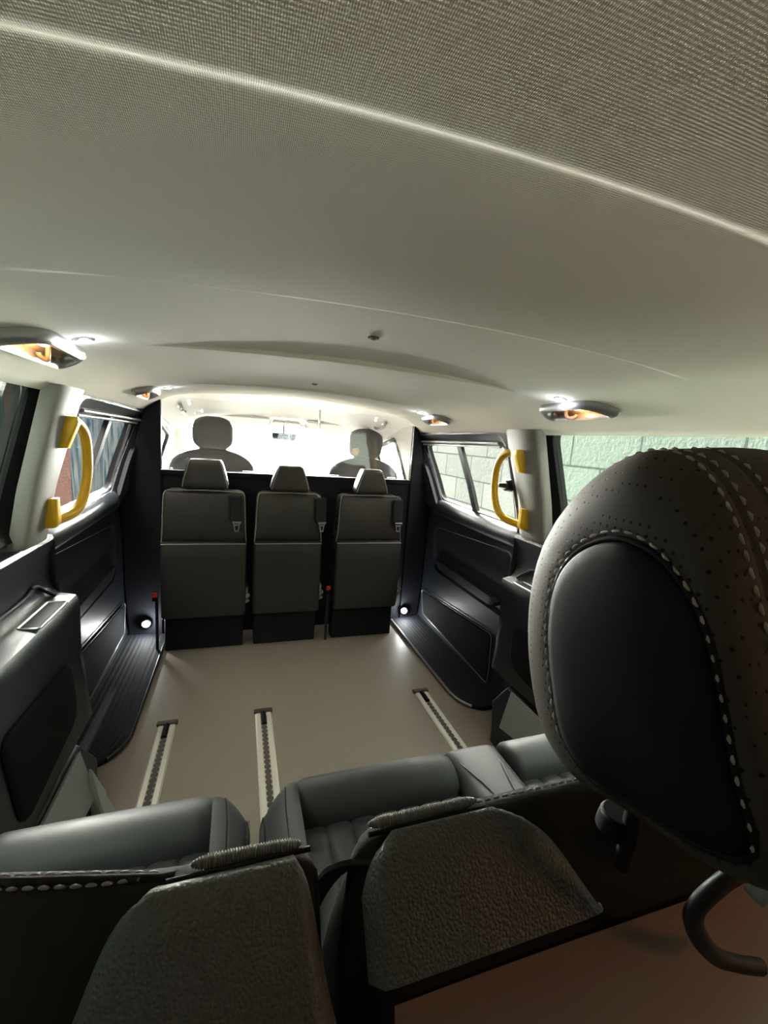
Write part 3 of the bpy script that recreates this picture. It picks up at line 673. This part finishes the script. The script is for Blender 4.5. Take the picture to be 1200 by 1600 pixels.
# floor level lamps
for s, lab in ((-1, 'glowing floor-level lamp low on the left wall by the folding seats'), (1, 'glowing floor-level lamp low on the right wall by the folding seats')):
    p = Vector((-.794, 2.565, .094)) if s < 0 else Vector((.772, 2.565, .078))
    t = thing('step_lamp', lab, 'step lamp', 'floor-level step lamps', p)
    ax = Vector((-s * .3, -1, 0)).normalized()
    mb = MB(); mb.disc_cyl(p, .026, .022, .010, ax, 20); mb.build('bezel', M['chrome'], t, 40)
    mb = MB(); mb.disc_cyl(p + ax * .010, .017, .013, .004, ax, 20); mb.build('lens', M['led_floor'], t, 40)
    light('POINT', 'step_glow', p + ax * .035, .9, (.86, .93, 1), .01)

# ------------------------------------------------------------ floor tracks
for xc, lab in ((-.570, 'leftmost aluminium lashing track set in the floor'), (-.193, 'middle aluminium lashing track set in the floor, next to the left track'), (.555, 'rightmost aluminium lashing track set in the floor, beside the step trim')):
    t = thing('floor_track', lab, 'floor track', 'aluminium floor tracks', (xc, 1.2, 0))
    y0, y1 = .75, 1.745
    mb = MB(); mb.loft([[(xc - .034, y, .0), (xc - .034, y, .002), (xc - .028, y, .006), (xc - .013, y, .006), (xc - .010, y, .0035), (xc + .010, y, .0035), (xc + .013, y, .006), (xc + .028, y, .006), (xc + .034, y, .002), (xc + .034, y, 0)] for y in (y0, y1)])
    mb.build('track_rail', M['alu'], t, 20)
    # slot : chain of round keyholes
    pts_l, pts_r = [], []; n = 500
    for i in range(n + 1):
        y = lerp(y0 + .002, y1, i / n); ph = ((y - y0) / .0245) % 1; wd = .0062 + .0052 * math.sqrt(max(0, 1 - ((ph - .5) / .40) ** 2))
        pts_l.append((xc - wd, y, .0062)); pts_r.append((xc + wd, y, .0062))
    mb = MB(); mb.loft([pts_l, pts_r], False, False); mb.build('track_slot', M['slot'], t, 0, recalc=False)
    mb = MB(); mb.tube([(xc, y, .007) for y in frange(1.665, 1.745, 14)], lambda q: .0085 + .003 * math.sin(q * 6 * PI) ** 2, 10, flat=1); mb.build('slot_plug', M['black'], t, 60)
    mb = MB(); mb.box((xc, 1.757, .006), (.078, .026, .012)); mb.build('end_cap', M['endcap'], t, 0, bevel=.004)

# ------------------------------------------------------------ rear bench : cushions
def capsule(x0, x1, yc, zc, ry, rz, r=.02, n=28, nx=16, sag=.0, taperl=0, taperr=0):
    secs = []
    for i in range(nx + 1):
        t = i / nx; x = lerp(x0, x1, t); d = min(x - x0, x1 - x); q = 1 if d >= r else math.sqrt(max(.0, 1 - (1 - d / r) ** 2))
        k = lerp(.86, 1, q); g = 1 + sag * math.sin(PI * t)
        secs.append([(x, yc + ry * k * g * math.cos(2 * PI * j / n), zc + rz * k * g * math.sin(2 * PI * j / n)) for j in range(n)])
    return secs
def pillow(mb, x0, x1, y0, y1, z0, z1, r, cr=.02, nl=6, fy=None):
    """box with big rounded top edges: stack of rounded rects"""
    secs = [[(p.x, p.y, z0) for p in roundpoly([(x0, y0), (x1, y0), (x1, y1), (x0, y1)], cr, 6, 6)]]
    for k in range(nl + 1):
        a = k / nl * PI / 2; d = r * (1 - math.cos(a)); z = z1 - r + r * math.sin(a)
        c2 = max(.003, cr + d * .6)
        secs.append([(p.x, p.y, z) for p in roundpoly([(x0 + d, y0 + d), (x1 - d, y0 + d), (x1 - d, y1 - d), (x0 + d, y1 - d)], min(c2, (x1 - x0 - 2 * d) * .45), 6, 6)])
    mb.loft(secs)
def bz(t, w, zt=.446):
    q = math.sqrt(max(0, 1 - max(0, (t - .80) / .20) ** 2.6))
    return .25 + (zt - .25) * (.06 + .94 * q) * (1 - .36 * w ** 2.0 - .35 * max(0, (w - .8) / .2) ** 2)
def by(t, w, yr, yf): return lerp(yr, yf - .055 * w ** 2, t)
def bolster(x0, x1, yr, yf, lean, zt=.446):
    mb = MB(); secs = []
    for t in frange(0, .75, 10) + frange(.78, 1, 12):
        row = []
        for j in range(17):
            u = j / 16; w = u if lean > 0 else 1 - u
            row.append((lerp(x0, x1, u), by(t, w, yr, yf), bz(t, w, zt)))
        secs.append([(x0, row[0][1], .24)] + row + [(x1, row[-1][1], .24)])
    mb.loft(secs); return mb
def cushion(root, segs, xa, xb):
    mb = MB(); mb.box(((xa + xb) / 2, .675, .305), (xb - xa - .01, .39, .13)); t = mb.build('seat_cushion', M['leather'], root, 0, bevel=.03, seg=4)
    for kind, x0, x1 in segs:
        if kind == 'roll':
            mb = MB(); mb.loft(capsule(x0, x1, .832, .374, .063, .062, .010, 32, 20, .02)); mb.build('front_roll', M['leather'], t, 60)
            # pleated insert: channels run fore and aft
            n = max(3, round((x1 - x0) / .058)); secs = []
            m_ = n * 10; row = []
            for i in range(m_ + 1):
                u = i / m_; ph = (u * n) % 1; z = .398 + .008 * (1 - abs(2 * ph - 1) ** 5); row.append((lerp(x0, x1, u), z))
            for y in frange(.48, .80, 10):
                dz = -.006 - .045 * smooth(.74, .80, y) ** 2
                secs.append([(x0, y, .30)] + [(x, y, z + dz) for x, z in row] + [(x1, y, .30)])
            mb = MB(); mb.loft(secs); mb.build('pleated_insert', M['leather'], t, 60)
        else:
            ln = 1 if kind == 'right' else -1
            if kind == 'mid':
                mb = MB(); pillow(mb, x0, x1, .48, .895, .27, .422, .035, .02); mb.build('centre_bolster', M['leather'], t, 60)
                mb = MB()
                for xx, bow in ((x0 + .03, .025), (x1 - .035, -.02)):
                    mb.tube(cat([(xx - bow * .6, .87, .408), (xx, .80, .4225), (xx + bow, .70, .4225), (xx + bow, .5, .4225)], 4), .0022, 6)
                mb.build('seam', M['thread_dark'], t, 60)
            else:
                bolster(x0, x1, .48, .898, ln).build('side_bolster', M['leather'], t, 60)
                for w in (.36, .82):
                    mb = MB()
                    pts = []
                    for i in range(24):
                        t_ = .2 + .79 * i / 23; ww = w - (.10 * smooth(.7, 1, t_) if w < .5 else 0)
                        pts.append((lerp(x0, x1, ww if ln > 0 else 1 - ww), by(t_, ww, .48, .898), bz(t_, ww) + .0006))
                    offs = (-.0035, .0035) if w > .5 else (0,)
                    for off in offs:
                        mb.tube([(a_ + off, b_, c_) for a_, b_, c_ in pts], .0011, 6)
                        st = MB(); stitches(st, [(a_ + off + .004, b_, c_ + .0004) for a_, b_, c_ in pts], (0, 0, 1), .0055, .004, .0006); st.build('stitching', M['thread_dark'], t, 60)
                    mb.build('seam', M['black'], t, 60)
    return t
SEAT1 = thing('bench_seat', 'dark leather single seat at the bottom left, grained cover on its back', 'seat', None, (-.50, .6, 0))
SEAT2 = thing('bench_seat', 'dark leather double seat at the bottom right carrying the big headrest', 'seat', None, (.2, .6, 0))
cushion(SEAT1, [('roll', -.735, -.348), ('right', -.348, -.268)], -.76, -.268)
cushion(SEAT2, [('left', -.258, -.176), ('roll', -.176, .205), ('mid', .205, .365), ('roll', .365, .66)], -.258, .66)
for xa, xb, root in ((-.74, -.28, SEAT1), (-.24, .64, SEAT2)):
    mb = MB(); mb.box(((xa + xb) / 2, .60, .215), (xb - xa, .42, .05)); mb.build('seat_base', M['black'], root, 0, bevel=.006)
    for x in (xa + .05, xb - .05):
        for y in (.43, .77): mb = MB(); mb.box((x, y, .10), (.05, .05, .20)); mb.build('leg', M['black'], root, 0, bevel=.006)

# ------------------------------------------------------------ rear bench : backrests
BP = [(.47, .42), (.42, .55), (.365, .72), (.318, .83), (.304, .866), (.292, .883), (.275, .889), (.257, .878), (.230, .842), (.213, .812), (.208, .78), (.216, .70), (.245, .50), (.29, .34), (.36, .33), (.44, .35)]
def BOW(x): return .24 * max(0, -.352 - x) if x > -.6 else .0595
def backrest(xa, xb, hump=None):
    base = cat([(0, y, z) for y, z in BP], 3, True); c = Vector((0, .30, .62)); secs = []
    xs_ = [xa, xa + .002, xa + .006, xa + .013, xa + .022, xa + .035]
    n = 24; xs_ += [lerp(xa + .05, xb - .05, i / n) for i in range(n + 1)] + [xb - .035, xb - .022, xb - .013, xb - .006, xb - .002, xb]
    for x in xs_:
        d = min(x - xa, xb - x); r = .032; k = 0 if d >= r else r * (1 - math.sqrt(max(0, 1 - (1 - d / r) ** 2)))
        row = []
        bow = BOW(x) if xb < 0 else 0
        for i, p in enumerate(base):
            a, b = base[i - 1], base[(i + 1) % len(base)]; tn = (b - a).normalized(); nn = Vector((0, -tn.z, tn.y))
            if nn.dot(p - c) < 0: nn = -nn
            q = p - nn * k; q.x = x; q.y += bow; row.append(q)
        secs.append(row)
    mb = MB(); mb.loft(secs); return mb
# point on the back's upper rear skin: u 0..1 runs from the top seam down to the hem
SK = cat([(0, .286, .8868), (0, .273, .8885), (0, .257, .878), (0, .230, .842), (0, .213, .812), (0, .208, .78), (0, .213, .735)], 6)
def skin(x, u, lift=0):
    i = min(max(u, 0), 1) * (len(SK) - 1); a = int(i); b = min(a + 1, len(SK) - 1); p = SK[a].lerp(SK[b], i - a)
    tn = (SK[min(b + 1, len(SK) - 1)] - SK[max(a - 1, 0)]).normalized(); nn = Vector((0, tn.z, -tn.y))
    if nn.y > 0 and nn.z < 0: nn = -nn
    if nn.z < 0 and nn.y > 0: nn = -nn
    if nn.dot(Vector((0, -1, 1))) < 0: nn = -nn
    return Vector((x, p.y + (BOW(x) if x < -.24 else 0), p.z)) + nn * lift
def capplate(xl, xr, u0, u1, th=.010, nx=24, nu=36, rc=.16):
    """moulded corner cover sitting proud of the back; xl(u), xr(u) are its side edges"""
    mb = MB(); grid = []
    for j in range(nu + 1):
        v = j / nu; u = lerp(u0, u1, v); row = []
        for i in range(nx + 1):
            w = i / nx; x = lerp(xl(v), xr(v), w); e = min(w, 1 - w, v * .8 + .0) ; q = min(1, e / .07); h = -.004 + (th + .004) * math.sqrt(max(0, 1 - (1 - q) ** 2))
            row.append(skin(x, u, h))
        grid.append(row)
    mb.loft(grid, False, False); 
    return mb
# single left back
t = backrest(-.745, -.243).build('backrest', M['leather_dark'], SEAT1, 60)
capplate(lambda v: lerp(-.352, -.425, v ** .75) - .010 * math.sin(PI * v), lambda v: lerp(-.262, -.238, min(1, v * 1.6)), .16, 1.0, .012).build('corner_cover', M['leather_grain'], t, 180, recalc=False)
mb = MB(); mb.tube([skin(x, .155, .004) for x in frange(-.350, -.252, 12)], .0020, 8); mb.build('cover_piping', M['black'], t, 60)
mb = MB(); mb.tube([skin(x, .085 + .03 * (x + .36) / .1, .006) for x in frange(-.335, -.258, 400)], lambda q: .0040 * (1 - .16 * math.sin(q * 80 * PI)) * (math.sin(min(q * 6, 1) * PI / 2) * math.sin(min((1 - q) * 6, 1) * PI / 2)) ** .5 + .0003, 8); mb.build('ribbed_elastic', M['thread_dark'], t, 60)
for u in (.02, .155):
    mb = MB(); stitches(mb, [skin(x, u - .02 * smooth(-.50, -.36, x) + (-.06 if u > .1 else .02) * smooth(-.40, -.345, x), .001) for x in frange(-.72, -.352, 40)], (0, -.5, 1), .0098, .0072, .0012)
    mb.build('stitching', M['thread_mid'], t, 60)
mb = MB(); mb.tube([skin(x, .09 - .01 * smooth(-.5, -.36, x), .0) for x in frange(-.73, -.345, 40)], .0034, 8); mb.build('top_welt', M['leather_dark'], t, 60)
# double right back
t = backrest(-.218, .66).build('backrest', M['leather_dark'], SEAT2, 60)
capplate(lambda v: lerp(-.190, -.216, min(1, v * 1.8)), lambda v: lerp(-.098, -.012, v ** 1.1) + .012 * math.sin(PI * v), .16, .58, .010).build('corner_cover', M['leather_grain'], t, 180, recalc=False)
mb = MB(); mb.tube([skin(x, .155, .004) for x in frange(-.206, -.102, 12)], .0020, 8); mb.build('cover_piping', M['black'], t, 60)
mb = MB(); mb.tube([skin(x, .095, .006) for x in frange(-.205, -.105, 480)], lambda q: .0040 * (1 - .16 * math.sin(q * 96 * PI)) * (math.sin(min(q * 6, 1) * PI / 2) * math.sin(min((1 - q) * 6, 1) * PI / 2)) ** .5 + .0003, 8); mb.build('ribbed_elastic', M['thread_dark'], t, 60)
mb = MB(); stitches(mb, [skin(x, .06, .002) for x in frange(-.15, .10, 30)], (0, -.5, 1), .009, .0062, .0011); mb.build('stitching', M['thread_dark'], t, 60)
mb = MB()
grid = []
for j in range(17):
    y, z = [(p.y, p.z) for p in cat([(0, .2135, .817), (0, .2065, .78), (0, .2145, .70), (0, .2435, .50), (0, .285, .345)], 4)][j]
    grid.append([(x, y - .003 - .002 * math.sin(x * 9), z) for x in frange(-.200, .645, 24)])
mb.loft(grid, False, False); mb.build('back_carpet', M['carpet'], t, 180, recalc=False)
mb = MB(); mb.tube([skin(x, .585, .006) for x in frange(-.196, -.020, 14)], .0022, 6); mb.build('cover_hem', M['black'], t, 60)
mb = MB(); mb.disc_cyl(skin(-.018, .575, .003), .0035, .002, .003, (0, -1, .4), 10); mb.build('hem_stud', M['piping'], t, 40)
# dark strip added for the shade on the double back's left side
mb = MB(); secs = []
for p in cat([(-.212, .272, .880), (-.220, .287, .862), (-.226, .310, .83), (-.229, .35, .76), (-.231, .40, .66)], 5): secs.append([(p.x - .007, p.y, p.z - .004), (p.x + .007, p.y - .006, p.z - .002), (p.x + .007, p.y - .009, p.z - .004), (p.x - .007, p.y - .003, p.z - .006)])
mb.loft(secs); mb.build('side_shade_strip', M['webbing'], t, 40)

# ------------------------------------------------------------ headrest
OUT = [(.19, .958), (.242, .944), (.286, .962), (.312, 1.010), (.321, 1.065), (.313, 1.117), (.291, 1.158), (.260, 1.189), (.224, 1.206), (.192, 1.199), (.168, 1.173), (.149, 1.136), (.126, 1.085), (.104, 1.036), (.094, .998), (.130, .974)]
PAN = [(.170, .984), (.205, .974), (.232, .984), (.250, 1.018), (.262, 1.054), (.265, 1.088), (.257, 1.114), (.239, 1.134), (.214, 1.1455), (.189, 1.1435), (.168, 1.131), (.151, 1.112), (.137, 1.082), (.123, 1.045), (.109, 1.014), (.128, .996)]
def prof(P, x, k=0, dz=0, n=4):
    return cat([(x, y, z) for y, z in P], n, True)
def scaled(P, x, s, c=(.20, 1.065), dz=0, n=4):
    return cat([(x, c[0] + (y - c[0]) * s, c[1] + (z - c[1]) * s + dz) for y, z in P], n, True)
def mixp(A, B, t): return [(lerp(a[0], b[0], t), lerp(a[1], b[1], t)) for a, b in zip(A, B)]
XM = .055
def band(xs_fn):
    secs = []
    for x, P, s in xs_fn: secs.append(scaled(P, x, s))
    return secs
half = [(-.066, mixp(PAN, OUT, .02), 1), (-.0665, mixp(PAN, OUT, .08), 1), (-.066, mixp(PAN, OUT, .22), 1), (-.063, mixp(PAN, OUT, .45), 1), (-.058, mixp(PAN, OUT, .68), 1), (-.050, mixp(PAN, OUT, .87), 1),
        (-.042, OUT, .992), (-.036, OUT, 1.0), (-.0315, OUT, 1.0), (-.0295, OUT, .990), (-.0275, OUT, 1.002), (-.022, OUT, 1.010), (-.012, OUT, 1.018), (-.007, OUT, 1.018), (-.0045, OUT, 1.010), (-.002, OUT, 1.022), (.010, OUT, 1.032), (.030, OUT, 1.042), (.055, OUT, 1.046)]
full = half + [(2 * XM - x, P, s) for x, P, s in reversed(half[:-1])]
mb = MB(); mb.loft(band(full), True, True); t = mb.build('headrest', M['perf'], SEAT2, 60); t['label'] = 'large dark perforated headrest with pale stitching'
for s_ in (-1, 1):
    mb = MB(); secs = []
    for k, sc in ((0, 1.0), (.003, 1.0), (.0065, .985), (.009, .95), (.011, .85), (.013, .6), (.014, .3)):
        x = -.064 - k; x = x if s_ < 0 else 2 * XM - x
        secs.append(scaled(PAN, x, sc * .985, (.195, 1.06)))
    mb.loft(secs); mb.build('side_panel', M['smooth_dark'], t, 60)
    mb = MB(); x = -.067 if s_ < 0 else 2 * XM + .067
    mb.tube(scaled(PAN, x, 1.005), .0022, 8, True); mb.build('side_piping', M['black'], t, 60)
def ringstitch(P, x, s, nrm, **kw):
    st = MB(); c = scaled(P, x, s, n=8); c = [q for q in c if q.z > 1.004 or q.y > .235]; stitches(st, c, nrm, **kw); st.build('stitching', M['thread'], t, 60)
ctr = Vector((0, .20, 1.065))
ringstitch(mixp(PAN, OUT, .09), -.0678, 1, (-1, 0, 0), step=.0098, ln=.0064, w=.0009, lift=.0008)
ringstitch(OUT, -.0375, 1.002, lambda c: (-.3, (c - ctr).y, (c - ctr).z), step=.0098, ln=.0066, w=.0011)
ringstitch(OUT, -.0235, 1.010, lambda c: (0, (c - ctr).y, (c - ctr).z), step=.0098, ln=.0066, w=.0011)
ringstitch(OUT, .0015, 1.024, lambda c: (0, (c - ctr).y, (c - ctr).z), step=.0098, ln=.0066, w=.0011)
for xx in (-.005, .115):
    mb = MB(); mb.tube([(xx, .215, .87), (xx, .212, .96)], .0065, 12); mb.build('headrest_post', M['black'], t, 60)
    mb = MB(); mb.disc_cyl((xx, .225, .895), .017, .014, .016, (0, 0, 1), 20); mb.build('post_guide', M['black'], t, 50, bevel=.002)
# tether loop behind the headrest
mb = MB(); mb.tube(cat([(.075, .165, .895), (.045, .165, .905), (.022, .168, .890), (.018, .172, .868), (.032, .172, .842), (.058, .172, .815), (.085, .170, .800), (.11, .168, .79)], 6), .0072, 10, flat=.8); t = mb.build('tether_strap', M['webbing'], SEAT2, 60)
mb = MB(); mb.box((.092, .168, .872), (.026, .018, .022), ry=.4); mb.build('strap_clip', M['piping'], t, 0, bevel=.005)

# ------------------------------------------------------------ outside
mb = MB(); mb.box((0, 4, -.55), (40, 40, .1)); struct(mb.build('ground', M['asphalt'], smooth=0))
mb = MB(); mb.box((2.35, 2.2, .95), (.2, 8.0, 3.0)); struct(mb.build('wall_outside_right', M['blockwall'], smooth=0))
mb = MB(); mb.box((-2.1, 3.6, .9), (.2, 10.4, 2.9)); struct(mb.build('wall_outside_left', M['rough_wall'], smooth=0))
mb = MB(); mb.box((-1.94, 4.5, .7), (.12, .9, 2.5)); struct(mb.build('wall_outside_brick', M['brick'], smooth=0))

# ------------------------------------------------------------ light, world, camera
SKY = (3.2, 190.0)
wd = bpy.data.worlds.new('sky'); SC.world = wd; wd.use_nodes = True
bg = wd.node_tree.nodes['Background']; nt = wd.node_tree
# overcast sky that is far brighter towards the open street in front of the van
tc = nt.nodes.new('ShaderNodeTexCoord'); dt = nt.nodes.new('ShaderNodeVectorMath'); dt.operation = 'DOT_PRODUCT'; dt.inputs[1].default_value = Vector((.05, 1, .08)).normalized()
mr = nt.nodes.new('ShaderNodeMapRange'); mr.interpolation_type = 'SMOOTHSTEP'; mr.inputs['From Min'].default_value = .74; mr.inputs['From Max'].default_value = .96
mr.inputs['To Min'].default_value = SKY[0]; mr.inputs['To Max'].default_value = SKY[1]
nt.links.new(tc.outputs['Generated'], dt.inputs[0]); nt.links.new(dt.outputs['Value'], mr.inputs['Value']); nt.links.new(mr.outputs['Result'], bg.inputs['Strength'])
bg.inputs[0].default_value = (1, .965, .90, 1)
sun = light('SUN', 'sun', (0, 0, 5), 9, (.96, 1, .97)); sun.rotation_euler = Vector((.03, -.5, -1)).to_track_quat('-Z', 'Y').to_euler(); sun.data.angle = .06

light('POINT', 'warm_rear_light', (.66, -.30, .95), 1.3, (1, .48, .20), .05)  # unseen warm light behind the camera, no fixture; tints the lower right

cam = bpy.data.cameras.new('camera'); co = bpy.data.objects.new('camera', cam); COL.objects.link(co); SC.camera = co
cam.sensor_fit = 'VERTICAL'; cam.sensor_height = 24; cam.lens = 667.26 / 1600 * 24; cam.clip_start = .01
r_ = Vector((.94681953, -.31369419, .07161509)); d_ = Vector((.01670891, -.17433516, -.9845446)); f_ = Vector((.32133095, .93338267, -.15982245))
mw = Matrix((r_, -d_, -f_)).transposed().to_4x4(); mw.translation = Vector((-.30684, 0, 1.19761)); co.matrix_world = mw

vs = SC.view_settings; vs.view_transform = 'Standard'; vs.look = 'None'; vs.gamma = 1; vs.use_curve_mapping = False; vs.exposure = 1.28
cy = SC.cycles; cy.use_denoising = True; cy.max_bounces = 12; cy.diffuse_bounces = 8; cy.glossy_bounces = 4; cy.transparent_max_bounces = 12; cy.sample_clamp_indirect = 6
